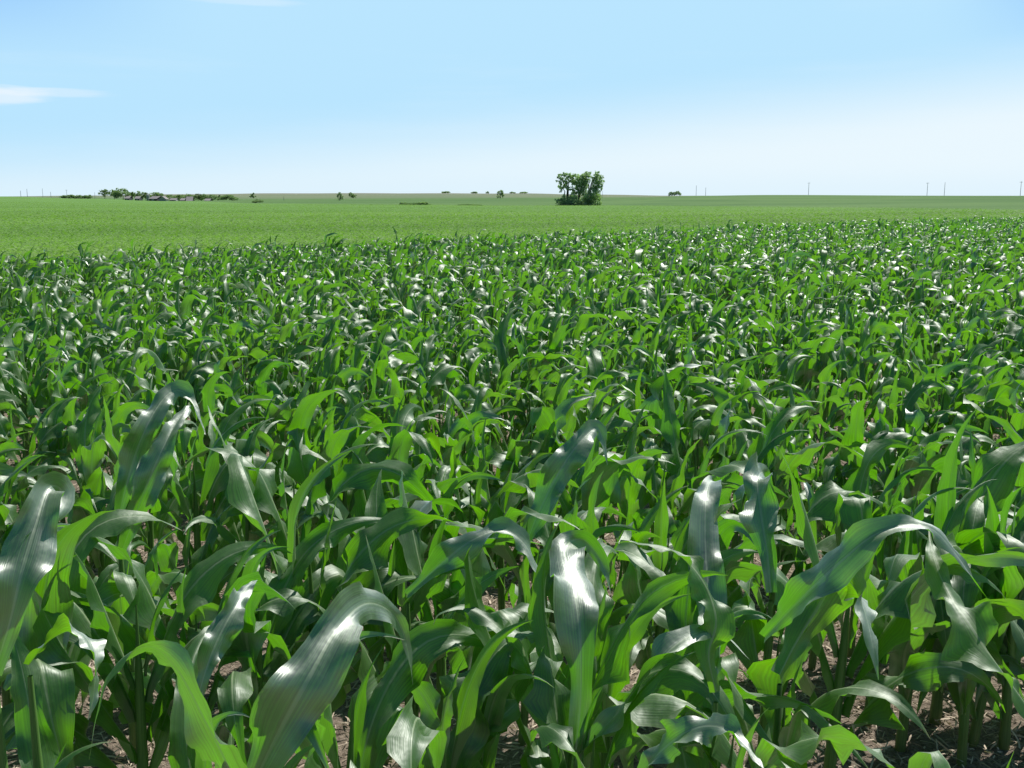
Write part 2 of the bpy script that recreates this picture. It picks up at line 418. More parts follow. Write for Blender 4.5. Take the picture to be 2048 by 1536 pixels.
# foremost plants: (label, [ (points (column, row, distance), width, rolls, widest point, rnd) ])
HEROES = [
 ('corn plant with the broadest silvery leaf sweeping up to the right, lower left of centre', [
   ([(492,1600,1.80),(540,1500,1.74),(610,1370,1.68),(672,1262,1.72),(730,1208,1.80),(782,1225,1.88),(812,1285,1.92),(826,1370,1.94)], .120, [.1,-.2,-.1,.5,1.5], .26, .2),
   ([(480,1605,1.80),(455,1530,1.66),(405,1430,1.58),(352,1335,1.56),(298,1292,1.60),(235,1325,1.64),(200,1400,1.66),(178,1520,1.66)], .085, [.5,.9,1.3,1.6], .25, .5)]),
 ('corn plant holding an upright leaf with a bright pale midrib facing the camera', [
   ([(1152,1500,2.12),(1162,1380,2.08),(1160,1260,2.06),(1148,1170,2.1),(1130,1096,2.2),(1168,1080,2.28),(1205,1130,2.32),(1225,1200,2.32)], .112, [0,.1,-.25,-.1,1.3], .42, .15),
   ([(1160,1510,2.12),(1240,1420,2.05),(1310,1330,2.02),(1380,1272,2.05),(1440,1265,2.1),(1500,1320,2.1)], .07, [1.2,1.2,.9,1.3], .35, .3)]),
 ('corn plant with a glowing translucent leaf under a long arched leaf, lower right', [
   ([(1560,1350,2.22),(1590,1290,2.26),(1630,1225,2.28),(1668,1165,2.30),(1700,1165,2.24),(1728,1220,2.16),(1745,1290,2.12),(1757,1360,2.12)], .125, [2.7,2.9,1.6,.2], .36, .95),
   ([(1530,1275,2.12),(1600,1200,1.98),(1680,1125,1.92),(1760,1065,1.92),(1850,1052,1.96),(1905,1100,2.0),(1950,1165,2.04),(1985,1210,2.06)], .085, [.3,.5,.9,1.7], .33, .1)]),
 ('corn plant at the left edge with a wide upright grey green leaf', [
   ([(-12,1345,1.92),(18,1250,1.88),(42,1150,1.86),(72,1050,1.88),(98,975,1.92),(125,985,1.95),(110,1030,1.92),(40,1080,1.86)], .092, [.1,0,.1,1.2], .4, .1)]),
 ('corn plant with a single tall leaf leaning right, centre of the near rows', [
   ([(1045,1110,2.80),(1075,1030,2.78),(1115,950,2.78),(1155,890,2.80),(1192,856,2.85),(1205,880,2.86),(1215,930,2.86)], .105, [.15,.1,.1,.6], .45, .1)]),
 ('corn plant with a bright yellow green blade and a thin tip stretched to the left', [
   ([(1432,1385,2.10),(1418,1310,2.08),(1432,1240,2.08),(1405,1160,2.08),(1345,1100,2.08),(1280,1086,2.06),(1215,1084,2.04)], .080, [2.9,2.9,1.7,1.2], .33, 1.0),
   ([(1435,1350,2.14),(1425,1250,2.3),(1413,1120,2.4),(1412,1000,2.45),(1425,960,2.6),(1440,1000,2.7)], .100, [.1,0,.1,.4], .45, .05)]),
 ('corn plant whose broad leaf descends into the lower right corner', [
   ([(2075,1440,1.95),(2010,1350,1.92),(1950,1265,1.92),(1900,1190,1.96),(1868,1120,2.0),(1858,1060,2.05)], .095, [1.9,2.1,2.5,2.9], .36, .7)]),
 ('corn plant with a dry curled leaf tip, bottom centre', [
   ([(935,1500,2.28),(985,1450,2.2),(1050,1385,2.15),(1055,1330,2.15),(1000,1258,2.15),(930,1214,2.15),(880,1228,2.12),(866,1250,2.1)], .070, [.6,1.1,2.2,2.0], .36, .6),
   ([(930,1495,2.3),(870,1430,2.3),(830,1370,2.3),(790,1340,2.3),(740,1380,2.25),(725,1460,2.2)], .075, [.8,.9,1.1,1.0], .36, .3)]),
 ('corn plant with a long slender leaf arching over to the right, centre', [
   ([(815,1190,2.50),(880,1130,2.45),(945,1080,2.42),(1005,1062,2.44),(1050,1090,2.46),(1076,1150,2.45),(1092,1225,2.42)], .080, [.3,.5,.9,.5], .35, .1)]),
 ('corn plant with a straight silvery leaf standing upright, right of centre', [
   ([(1542,1185,2.50),(1535,1110,2.5),(1523,1030,2.52),(1515,962,2.58),(1528,945,2.7),(1545,980,2.8)], .100, [0,.05,0,.3], .45, .05)]),
 ('corn plant with a short bright silver leaf pointing up right, lower left', [
   ([(392,1410,2.10),(412,1340,2.08),(440,1270,2.08),(470,1215,2.1),(495,1175,2.15),(515,1160,2.2)], .066, [0,0,.1,.3], .45, .15)]),
 ('corn plant with a leaf folding over into a hanging tip at the left', [
   ([(58,1330,2.0),(95,1285,1.96),(140,1262,1.94),(172,1275,1.92),(190,1330,1.9),(186,1400,1.9),(176,1440,1.9)], .062, [1.8,2.0,.9,.2], .4, .9)]),
 ('tall corn plant with two broad leaves leaning right, left of centre', [
   ([(236,1040,2.9),(258,950,2.86),(290,860,2.84),(330,795,2.88),(362,782,2.9),(390,815,2.88),(412,870,2.86)], .092, [.15,.1,.3,1.0], .38, .1),
   ([(245,1100,2.9),(278,1010,2.8),(315,920,2.76),(350,850,2.8),(378,815,2.86),(392,840,2.9)], .088, [0,0,.1,.5], .42, .25)]),
 ('corn plant with a low leaf curving out of the bottom edge, right of centre', [
   ([(1275,1560,1.85),(1330,1495,1.8),(1395,1455,1.76),(1450,1458,1.74),(1495,1495,1.72),(1535,1550,1.7)], .070, [.6,.7,.9,.8], .4, .1)]),
]
hero_xy = []
for lab, lv in HEROES:
    q = P(*lv[0][0][0]); hero_xy.append((q[0], q[1]))
spots = [q for q in spots if min(math.hypot(q[0]-a, q[1]-b) for a, b in hero_xy) > .13 and not (q[2] == 0 and rng.uniform() < .75) and not (q[0]**2+q[1]**2 < 14 and rng.uniform() < .06)]
for qx, qy in ((1735, 1450), (1800, 1500), (1870, 1445), (1945, 1490), (2010, 1430)):   # the row closes up towards the right
    g_ = ray(qx, qy); spots.append((g_[0]*H/-g_[2], g_[1]*H/-g_[2], 1))
spots.sort(key=lambda q: math.hypot(q[0], q[1]))
vis = [q for q in spots if in_view(q[0], q[1])]
near, rest = vis[:300-len(HEROES)], vis[300-len(HEROES):]+[q for q in spots if not in_view(q[0], q[1]) and math.hypot(q[0], q[1]) >= 2.2]
print('spots', len(spots), 'visible', len(vis), 'close off-frame', len(inv), 'rest', len(rest))

def build_plant(x, y, sc, drop=()):
    z = tz(x, y)
    p, lean = plant_leaves(x, y, z, sc, drop)
    root = empty('corn_plant', (x, y, z))
    V, uv, Fc = stalk_geo(x, y, z, sc, lean)
    off = np.array([x, y, z])
    mesh_obj('stalk', V-off, Fc, M['stalk'], root, uv)
    C, S, T = centerlines(p, 22)
    B, UV, Fb = blades(C, S, T, p, 6)
    for k in range(len(B)):
        mesh_obj('leaf', B[k]-off, Fb, M['leaf'], root, UV, {'rnd': np.full(len(UV), p['rnd'][k])})
    return root

for (x, y, row) in near:
    r = math.hypot(x, y)
    sc = rng.normal(.81+.17*min(max((4.6-r)/2.4, 0), 1), .075)
    if row == 0: sc *= .92
    o = build_plant(x, y, sc)
    tag(o, 'green corn plant with arching glossy leaves in the near rows of the field', 'corn plant', 'corn plants in the near rows')

def catmull(Pn, m):
    Pn = np.asarray(Pn, float); n = len(Pn); E = np.vstack([2*Pn[0]-Pn[1], Pn, 2*Pn[-1]-Pn[-2]])
    t = np.linspace(0, n-1, m*8); k = np.minimum(t.astype(int), n-2); f = (t-k)[:, None]
    a, b, c, d = E[k], E[k+1], E[k+2], E[k+3]
    q = .5*((2*b)+(c-a)*f+(2*a-5*b+4*c-d)*f*f+(3*b-a-3*c+d)*f**3)
    s = np.concatenate([[0], np.cumsum(np.linalg.norm(np.diff(q, axis=0), axis=1))])
    u = np.linspace(0, s[-1], m)
    return np.stack([np.interp(u, s, q[:, i]) for i in range(3)], 1)
for (lab, lv), (hx, hy) in zip(HEROES, hero_xy):
    root = build_plant(hx, hy, .84, (5, 6))
    off = np.array([hx, hy, tz(hx, hy)]); m = 45
    for pts, W, rolls, pk, rnd in lv:
        C = catmull([P(*q) for q in pts], m)
        T = np.gradient(C, axis=0); T /= np.linalg.norm(T, axis=1, keepdims=True)
        Vv = np.array([0, 0, H])-C; Vv /= np.linalg.norm(Vv, axis=1, keepdims=True)
        S = np.cross(T, Vv); S /= np.linalg.norm(S, axis=1, keepdims=True)
        nn = np.cross(S, T); rl = np.interp(np.linspace(0, 1, m), np.linspace(0, 1, len(rolls)), rolls)[:, None]; rl = rl+.22*np.sin(np.linspace(0, 1, m)*rng.uniform(5, 9)+rng.uniform(0, 6))[:, None]
        S = S*np.cos(rl)+nn*np.sin(rl)
        U = rng.uniform
        p = {k: np.array([v]) for k, v in dict(W=W*.82, pk=pk, fold=.6, vf=.12, ph1=U(0, 6.28), ph2=U(0, 6.28), ruf=U(.55, .95), fr=U(2, 3.6)).items()}
        # sheath of this blade, wrapping down to the stalk
        B, UV, Fb = blades(C[None], S[None], T[None], p, 8)
        mesh_obj('leaf', B[0]-off, Fb, M['leaf'], root, UV, {'rnd': np.full(len(UV), rnd)})
    q = P(*lv[0][0][0]); zt = q[2]
    V, Fc = None, None
    hs = np.linspace(.2, max(zt-.02, .4), 7)-off[2]; th = np.linspace(0, 2*np.pi, 10)[:-1]; rad_ = np.linspace(.0150, .0045, 7)
    V = np.stack([rad_[:, None]*np.cos(th), rad_[:, None]*np.sin(th), hs[:, None]+0*th], -1).reshape(-1, 3)
    i, j = np.meshgrid(np.arange(6), np.arange(9), indexing='ij'); j2 = (j+1) % 9
    Fc = np.stack([i*9+j, i*9+j2, (i+1)*9+j2, (i+1)*9+j], -1).reshape(-1, 4)
    uv = np.stack([np.tile(np.minimum(th, 2*np.pi-th)/6.283, 7), np.repeat(hs/.6, 9)], 1)
    mesh_obj('sheath', V, Fc, M['stalk'], root, uv)
    tag(root, lab, 'corn plant', 'corn plants in the near rows')

# all further plants of the same field: one object
LV, LU, LF, LRn, off = [], [], [], [], 0
SV, SU, SF, soff = [], [], [], 0
for lod, sel in ((0, [q for q in rest if math.hypot(q[0], q[1]) < 11]), (1, [q for q in rest if math.hypot(q[0], q[1]) >= 11])):
    ps = []
    for (x, y, row) in sel:
        z = tz(x, y); sc = rng.normal(.80, .09)
        p, lean = plant_leaves(x, y, z, sc, (0, 1) if lod else ())
        ps.append(p)
        if not lod:
            V, uv, Fc = stalk_geo(x, y, z, sc, lean, 5, 0)
            SV.append(V); SU.append(uv); SF.append(Fc+soff); soff += len(V)
    P_ = {k: np.concatenate([q[k] for q in ps]) for k in ps[0]}
    C, S, T = centerlines(P_, 8 if lod else 14)
    V, UV, Fb = blades(C, S, T, P_, 2 if lod else 4)
    N, m, _ = V.shape
    LV.append(V.reshape(-1, 3)); LU.append(np.tile(UV, (N, 1)))
    LF.append((Fb[None]+(off+np.arange(N)*m)[:, None, None]).reshape(-1, 4)); LRn.append(np.repeat(P_['rnd'], m)); off += N*m
nl = off
LV = np.concatenate(LV+SV); LU = np.concatenate(LU+SU); nfl = sum(len(f) for f in LF)
LF = np.concatenate(LF+[f+nl for f in SF])
LRn = np.concatenate(LRn+[np.zeros(soff)])
o = mesh_obj('corn_rows', LV, LF, M['leaf'], uv=LU, attrs={'rnd': LRn})
o.data.materials.append(M['stalk'])
mi = np.zeros(len(LF), dtype=np.int32); mi[nfl:] = 1
o.data.polygons.foreach_set('material_index', mi)
tag(o, 'dense mass of glossy corn plants stretching to the far edge of the field', 'corn field', kind='stuff')

# ------------------------------------------------------------------ residue on the soil
def residue(n=150000):
    r = np.sqrt(rng.uniform(1.2**2, 11**2, n)); a = rng.uniform(-R(31), R(31), n)
    keep = rng.uniform(size=n) < np.clip(5.0/r, .25, 1)
    r, a = r[keep], a[keep]; n = len(r)
    x, y = r*np.sin(a), r*np.cos(a)
    L = rng.gamma(2.2, .011, n)+.006; w = rng.uniform(.0015, .006, n); big = rng.uniform(size=n) < .012
    L[big] *= 3.0; w[big] *= 1.6
    th = rng.uniform(0, 2*np.pi, n); tl = rng.normal(0, .35, n); ro = rng.normal(0, .7, n)
    t = np.stack([np.cos(th)*np.cos(tl), np.sin(th)*np.cos(tl), np.sin(tl)], 1)
    s = np.stack([-np.sin(th)*np.cos(ro), np.cos(th)*np.cos(ro), np.sin(ro)], 1)
    c = np.stack([x, y, rng.uniform(.003, .020, n)], 1)
    nn = np.cross(t, s)
    V = np.stack([c-t*L[:, None]/2-s*w[:, None]/2, c-t*L[:, None]/2+s*w[:, None]/2,
                  c+nn*w[:, None]*.5+s*w[:, None]/2, c+nn*w[:, None]*.5-s*w[:, None]/2,
                  c+t*L[:, None]/2+s*w[:, None]*.3, c+t*L[:, None]/2-s*w[:, None]*.3], 1)
    k = np.arange(n)[:, None]*6
    Fc = np.concatenate([k+np.array([[0, 1, 2, 3]]), k+np.array([[3, 2, 4, 5]])])
    o = mesh_obj('crop_residue', V.reshape(-1, 3), Fc, M['residue'], attrs={'rnd': np.repeat(rng.beta(1.6, 1.6, n), 6)}, smooth=False)
    tag(o, 'pale dry stalk and husk bits littering the brown soil between the rows', 'crop residue', kind='stuff')
residue()

# ------------------------------------------------------------------ low crop of the next field
def low_crop(n=420000):
    az_ = rng.uniform(-R(30), R(30), n)
    inv_ = rng.uniform(1/420., 1/14., n)
    r = 1/inv_
    # more of them far away than uniform-in-picture would give
    m = rng.uniform(size=n) < .35; r[m] = rng.uniform(60, 420, m.sum())
    x, y = r*np.sin(az_), r*np.cos(az_)
    ok = edge_d(x, y) > .3
    bn = np.interp(1024+np.tan(az_)*F*HZ, [0, 180, 330, 480, 620, 850, 1024, 1165, 1535, 2048], [1200, 1100, 1000, 620, 440, 400, 370, 385, 290, 205])
    ok &= r < bn
    x, y, r = x[ok], y[ok], r[ok]; n = len(x)
    z = terrain_z(x, y)
    sz = rng.uniform(.04, .08, n)*np.clip(r/45, 1, 3.2)
    hh = rng.uniform(.05, .34, n)
    th = rng.uniform(0, 2*np.pi, n); fl = 1-.7*np.clip((r-40)/200, 0, 1); el = rng.uniform(-.2, .6, n)*fl
    t = np.stack([np.cos(th)*np.cos(el), np.sin(th)*np.cos(el), np.sin(el)], 1)
    s = np.stack([-np.sin(th), np.cos(th), rng.normal(0, .3, n)*fl], 1)
    c = np.stack([x, y, z+hh], 1)
    V = np.stack([c-t*sz[:, None], c+s*sz[:, None]*.6, c+t*sz[:, None], c-s*sz[:, None]*.6], 1)
    Fc = np.arange(n*4).reshape(-1, 4)
    sl = .5+.40*np.sin((y*.9-x*.35)/13+np.sin(x/21))*np.sin(x/60+y/33)
    o = mesh_obj('bean_crop', V.reshape(-1, 3), Fc, M['crop'], attrs={'rnd': np.repeat(np.clip(sl+rng.normal(0, .14, n), 0, 1), 4)}, smooth=False)
    tag(o, 'low light green crop covering the field beyond the corn', 'low crop', kind='stuff')
low_crop()

# ------------------------------------------------------------------ weeds between the rows
def weed(px, py, s):
    g = ray(px, py); k = H/-g[2]; x, y = g[0]*k, g[1]*k
    V, n = [], rng.integers(7, 12)
    for i in range(n):
        th = rng.uniform(0, 6.28); L = s*rng.uniform(.5, 1); el = rng.uniform(.5, 1.4)
        t = np.array([math.cos(th)*math.cos(el), math.sin(th)*math.cos(el), math.sin(el)]); sd = np.array([-math.sin(th), math.cos(th), 0])
        w = L*.09
        b = np.array([0, 0, -.004]); m_ = b+t*L*.55; e = m_+(t*.6+np.array([math.cos(th), math.sin(th), -.3])*.4)*L*.5
        V += [b-sd*w*.5, b+sd*w*.5, m_+sd*w, m_-sd*w, m_-sd*w, m_+sd*w, e+sd*.0008, e-sd*.0008]
    V = np.array(V); o = mesh_obj('grass_weed', V, np.arange(len(V)).reshape(-1, 4), M['weed'], attrs={'rnd': np.repeat(rng.uniform(size=len(V)//4), 4)})
    o.location = (x, y, 0)
    tag(o, 'small grassy weed sprouting from the bare soil between corn rows', 'weed', 'weeds between the corn rows')
for q in [(965, 1385, .10), (990, 1350, .12), (1005, 1365, .08), (950, 1340, .1), (400, 1215, .12), (430, 1190, .1), (385, 1235, .08), (1220, 1175, .1),
          (770, 1210, .1), (1500, 1360, .1), (1620, 1480, .12), (560, 1240, .1), (180, 1290, .09)]:
    weed(*q)

# ------------------------------------------------------------------ trees
def tube(pts, rad, seg=6):
    pts = np.array(pts, float); n = len(pts); V = []
    for i in range(n):
        t = pts[min(i+1, n-1)]-pts[max(i-1, 0)]; t /= np.linalg.norm(t)+1e-9
        a = np.cross(t, [0.13, 1, .07]); a /= np.linalg.norm(a)+1e-9; b = np.cross(t, a)
        for k in range(seg):
            th = 2*np.pi*k/seg; V.append(pts[i]+rad[i]*(a*math.cos(th)+b*math.sin(th)))
    Fc = [(i*seg+k, i*seg+(k+1) % seg, (i+1)*seg+(k+1) % seg, (i+1)*seg+k) for i in range(n-1) for k in range(seg)]
    return np.array(V), np.array(Fc)

def join(parts):
    V, Fc, o = [], [], 0
    for v, f in parts: V.append(v); Fc.append(f+o); o += len(v)
    return np.concatenate(V), np.concatenate(Fc)

def leaf_cloud(blobs, per, size):
    """blobs: (x,y,z,rx,rz). leaf-sized quads bunched into small sprays inside each blob"""
    cs, rn = [], []
    for (x, y, z, rx, rz) in blobs:
        n = max(8, int(per*rx*rz/(size*size)*5.0))
        k = max(3, n//14)
        d = rng.normal(size=(k, 3)); d /= np.linalg.norm(d, axis=1, keepdims=True)
        cen = d*(rng.uniform(.25, 1, k)**.5)[:, None]
        sh = rng.uniform(-.25, .25, k)+.28*d[:, 2]  # top light put into the tone: upper sprays of each blob paler
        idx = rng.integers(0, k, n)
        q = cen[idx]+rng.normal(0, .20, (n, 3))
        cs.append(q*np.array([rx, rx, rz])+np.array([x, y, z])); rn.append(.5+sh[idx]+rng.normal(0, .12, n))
    c = np.concatenate(cs); rn = np.clip(np.concatenate(rn), 0, 1); n = len(c)
    t = rng.normal(size=(n, 3)); t /= np.linalg.norm(t, axis=1, keepdims=True)
    s = np.cross(t, rng.normal(size=(n, 3))); s /= np.linalg.norm(s, axis=1, keepdims=True)
    sz = (size*rng.uniform(.6, 1.3, n))[:, None]
    V = np.stack([c-t*sz, c+s*sz*.6, c+t*sz, c-s*sz*.6], 1).reshape(-1, 3)
    return V, np.arange(n*4).reshape(-1, 4), np.repeat(rn, 4)

def tree(name, label, cat, loc, blobs, trunks, size, per=1.6, mat='tree_leaf', group=None):
    root = empty(name, loc)
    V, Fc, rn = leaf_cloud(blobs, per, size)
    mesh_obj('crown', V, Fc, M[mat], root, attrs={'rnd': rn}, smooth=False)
    if trunks:
        V, Fc = join([tube(p, r) for p, r in trunks])
        mesh_obj('trunk', V, Fc, M['bark'], root)
    return tag(root, label, cat, group)

# the clump in the middle distance; offsets in metres read off the photograph
RT = 385.0; mpx = RT/F/17.07*1.01
def clump(name, label, cat, bx, dy, blobs, trunks, mat='tree_leaf', size=.27, per=2.2):
    x0, y0 = xy_at(1100+bx/17.07, RT+dy); z0 = tz(x0, y0)
    f = lambda X, Y: ((X-bx)*mpx, (1400-Y)*mpx)
    bl = []
    for (X, Y, rx, rz) in blobs:
        a, b = f(X, Y); bl.append((a, rng.uniform(-1, 1)*.9, b, rx*mpx*1.5, rz*mpx*1.5))
    tr = []
    for pts, r0, r1 in trunks:
        q = [(f(X, Y)[0], rng.uniform(-.25, .25), f(X, Y)[1]-.1) for X, Y in pts]
        tr.append((q, np.linspace(r0, r1, len(q))))
    return tree(name, label, cat, (x0, y0, z0), bl, tr, size, per, mat, 'clump of trees in the middle distance')
clump('tree', 'open crowned tree with bare dark trunk, leftmost of the clump', 'tree', 600, 0,
      [(330, 420, 60, 55), (300, 490, 40, 35), (420, 560, 60, 60), (470, 400, 45, 55), (545, 400, 55, 60), (560, 560, 55, 90), (650, 420, 55, 50), (790, 395, 75, 45), (700, 470, 60, 50), (690, 560, 60, 40),
       (345, 660, 45, 60), (320, 770, 45, 50), (395, 880, 40, 60), (440, 760, 60, 50), (500, 680, 40, 70), (650, 850, 80, 35), (780, 860, 60, 40), (240, 600, 40, 22), (560, 800, 60, 35)],
      [([(600, 1400), (595, 1150), (605, 880)], .55, .38), ([(605, 880), (520, 760), (430, 600), (330, 450)], .3, .08), ([(605, 880), (560, 640), (545, 420)], .28, .08),
       ([(605, 880), (640, 640), (780, 420)], .22, .06), ([(490, 1400), (485, 1100), (510, 930), (420, 780)], .35, .08), ([(605, 880), (700, 850), (800, 870)], .3, .08)])
clump('tree', 'broad full crowned tree in the centre of the clump', 'tree', 990, 2,
      [(850, 550, 110, 95), (810, 680, 70, 70), (980, 500, 90, 70), (1100, 470, 85, 70), (1200, 420, 70, 80), (1205, 320, 45, 40), (1310, 380, 60, 55), (1260, 480, 90, 60), (1150, 590, 90, 80), (1040, 680, 100, 90),
       (920, 720, 90, 50), (1200, 700, 70, 90), (1170, 840, 90, 80), (1020, 850, 110, 90), (950, 940, 90, 80), (1120, 980, 110, 90), (860, 960, 80, 60), (1050, 600, 80, 70), (1230, 600, 80, 50)],
      [([(985, 1400), (990, 1200), (1000, 1040), (1060, 800), (1150, 560), (1220, 380)], .62, .1), ([(1000, 1040), (930, 800), (860, 580)], .4, .1), ([(1000, 1040), (1160, 800), (1300, 560)], .35, .08)])
clump('tree', 'leaning tree with trailing branches, rightmost of the clump', 'tree', 1380, -1,
      [(1600, 350, 50, 50), (1560, 430, 65, 50), (1500, 510, 60, 50), (1640, 480, 70, 60), (1730, 460, 55, 50), (1600, 590, 90, 70), (1780, 590, 50, 40), (1660, 690, 90, 70), (1560, 740, 80, 80), (1640, 820, 70, 60),
       (1540, 880, 70, 60), (1450, 960, 90, 60), (1780, 750, 28, 80), (1745, 860, 24, 50), (1580, 980, 90, 70), (1470, 600, 45, 60), (1460, 720, 40, 60), (1400, 850, 50, 40)],
      [([(1390, 1400), (1385, 1150), (1370, 900), (1400, 700), (1470, 520), (1600, 350)], .5, .08), ([(1290, 1400), (1295, 1050), (1330, 860), (1320, 680), (1380, 560)], .45, .08), ([(1370, 900), (1500, 800), (1640, 700)], .25, .07)])
clump('shrub', 'dark spreading shrub at the left foot of the clump', 'shrub', 430, -3,
      [(300, 1200, 80, 45), (370, 1290, 90, 70), (470, 1180, 60, 80), (490, 1290, 110, 90), (570, 1320, 70, 70)], [([(430, 1400), (440, 1250)], .15, .06)])
clump('shrub', 'mid green shrub between the dark trunks of the clump', 'shrub', 790, -3,
      [(750, 1100, 80, 60), (830, 1120, 70, 60), (700, 1250, 90, 80), (850, 1230, 90, 70), (800, 1330, 150, 50), (690, 1340, 80, 50)], [([(790, 1400), (770, 1200)], .15, .06)])
clump('shrub', 'dense dark shrub under the tree right of centre', 'shrub', 1190, -3,
      [(1180, 1150, 100, 70), (1100, 1250, 90, 90), (1230, 1270, 90, 100), (1330, 1130, 90, 90), (1180, 1350, 130, 40), (1400, 1180, 50, 80)], [([(1190, 1400), (1200, 1200)], .15, .06)])
clump('shrub', 'pale feathery shrub at the right foot of the clump', 'shrub', 1560, -4,
      [(1340, 1300, 60, 90), (1440, 1290, 80, 90), (1560, 1300, 90, 90), (1670, 1150, 70, 100), (1560, 1120, 80, 80), (1480, 1100, 80, 80), (1680, 1290, 60, 80)], [([(1560, 1400), (1580, 1150)], .15, .06)], 'tree_pale', per=1.4)

def far_tree(name, label, cat, px0, px1, top, base, r, mat='far_leaf', group=None, per=1.5, skirt=.25):
    """a distant tree spanning photo columns px0..px1 and rows top..base"""
    pc = (px0+px1)/2; x0, y0 = xy_at(pc, r); k = r/F
    w = (px1-px0)*k; z0 = tz(x0, y0); w *= 1.12; zt = H+(395.5-top)*k; h = max(1.0, zt-z0)
    bl = []; n = max(9, int(w/h*12)+8)
    for i in range(n):
        bx = rng.uniform(-.5, .5)*w*.8; e = math.sqrt(max(.05, 1-(2*bx/w)**2))
        bz = h*(skirt+.12+rng.uniform(0, 1)*(.78-skirt)*e)
        bl.append((bx, rng.uniform(-.3, .3)*w, bz, w*rng.uniform(.10, .2), h*rng.uniform(.10, .18)))
    bl.append((0, 0, h*.86, w*.18, h*.12))
    tr = [([(0, 0, -.3), (.02*w, 0, h*.4), (-.05*w, 0, h*.8)], [h*.03, h*.022, h*.008]), ([(.02*w, 0, h*.3), (.25*w, 0, h*.65)], [h*.016, h*.006]), ([(0, 0, h*.3), (-.25*w, 0, h*.6)], [h*.016, h*.006])]
    return tree(name, label, cat, (x0, y0, z0), bl, tr, max(.28, .8*k), per, mat, group)

G = 'trees around the farmstead'
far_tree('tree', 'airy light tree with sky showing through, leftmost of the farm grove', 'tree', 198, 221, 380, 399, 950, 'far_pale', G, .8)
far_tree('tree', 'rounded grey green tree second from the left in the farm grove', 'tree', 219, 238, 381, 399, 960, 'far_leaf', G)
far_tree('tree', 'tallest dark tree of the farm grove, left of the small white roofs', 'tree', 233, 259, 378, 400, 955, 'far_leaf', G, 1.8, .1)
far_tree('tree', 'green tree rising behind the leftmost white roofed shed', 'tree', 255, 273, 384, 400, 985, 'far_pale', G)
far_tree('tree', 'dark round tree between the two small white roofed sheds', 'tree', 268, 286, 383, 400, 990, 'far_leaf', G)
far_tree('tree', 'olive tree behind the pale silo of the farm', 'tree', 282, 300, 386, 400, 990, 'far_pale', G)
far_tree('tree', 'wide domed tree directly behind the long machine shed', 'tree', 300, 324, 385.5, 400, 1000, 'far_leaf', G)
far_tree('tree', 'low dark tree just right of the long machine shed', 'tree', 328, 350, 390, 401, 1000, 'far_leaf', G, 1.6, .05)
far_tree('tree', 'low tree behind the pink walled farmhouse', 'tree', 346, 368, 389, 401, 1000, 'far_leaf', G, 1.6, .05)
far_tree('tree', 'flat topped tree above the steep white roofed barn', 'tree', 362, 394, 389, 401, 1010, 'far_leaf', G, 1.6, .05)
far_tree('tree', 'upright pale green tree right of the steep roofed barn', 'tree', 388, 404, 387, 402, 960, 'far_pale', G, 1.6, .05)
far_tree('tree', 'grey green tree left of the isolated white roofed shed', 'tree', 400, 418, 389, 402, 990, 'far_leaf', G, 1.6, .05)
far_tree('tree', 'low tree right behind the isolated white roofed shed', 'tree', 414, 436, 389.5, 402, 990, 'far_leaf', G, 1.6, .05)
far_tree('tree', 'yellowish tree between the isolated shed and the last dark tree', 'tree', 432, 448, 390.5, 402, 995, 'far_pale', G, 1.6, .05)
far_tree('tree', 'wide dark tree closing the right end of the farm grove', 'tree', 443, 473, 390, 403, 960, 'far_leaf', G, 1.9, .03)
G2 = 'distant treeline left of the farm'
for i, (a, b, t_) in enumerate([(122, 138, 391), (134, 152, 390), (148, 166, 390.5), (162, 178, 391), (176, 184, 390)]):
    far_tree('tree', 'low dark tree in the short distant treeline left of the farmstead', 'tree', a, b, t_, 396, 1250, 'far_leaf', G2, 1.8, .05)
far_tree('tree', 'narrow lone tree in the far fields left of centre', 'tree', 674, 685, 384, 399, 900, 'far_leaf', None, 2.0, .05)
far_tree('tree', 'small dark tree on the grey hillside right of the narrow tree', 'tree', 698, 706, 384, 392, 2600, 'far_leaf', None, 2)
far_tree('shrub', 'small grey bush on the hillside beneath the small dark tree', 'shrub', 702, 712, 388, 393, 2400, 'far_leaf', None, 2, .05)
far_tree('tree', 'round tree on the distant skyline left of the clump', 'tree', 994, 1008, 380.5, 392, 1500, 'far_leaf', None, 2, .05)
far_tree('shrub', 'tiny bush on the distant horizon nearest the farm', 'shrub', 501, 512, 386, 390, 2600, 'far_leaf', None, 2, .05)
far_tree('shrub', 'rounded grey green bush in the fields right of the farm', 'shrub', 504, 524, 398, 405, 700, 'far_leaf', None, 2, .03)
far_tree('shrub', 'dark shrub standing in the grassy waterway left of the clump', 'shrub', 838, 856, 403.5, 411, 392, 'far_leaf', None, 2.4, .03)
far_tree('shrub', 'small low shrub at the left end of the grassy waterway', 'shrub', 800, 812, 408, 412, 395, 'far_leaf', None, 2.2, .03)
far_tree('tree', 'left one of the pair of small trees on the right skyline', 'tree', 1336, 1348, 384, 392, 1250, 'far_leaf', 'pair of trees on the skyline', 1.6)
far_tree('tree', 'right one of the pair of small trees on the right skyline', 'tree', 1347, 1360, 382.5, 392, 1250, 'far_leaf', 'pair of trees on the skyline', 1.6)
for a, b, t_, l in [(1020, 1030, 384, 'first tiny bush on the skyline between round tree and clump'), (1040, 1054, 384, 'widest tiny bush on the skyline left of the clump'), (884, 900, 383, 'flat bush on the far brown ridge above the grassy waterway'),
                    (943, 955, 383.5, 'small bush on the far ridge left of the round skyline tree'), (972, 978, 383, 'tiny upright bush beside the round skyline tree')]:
    far_tree('shrub', l, 'shrub', a, b, t_, 387, 4300, 'far_leaf', None, 1.6, .05)

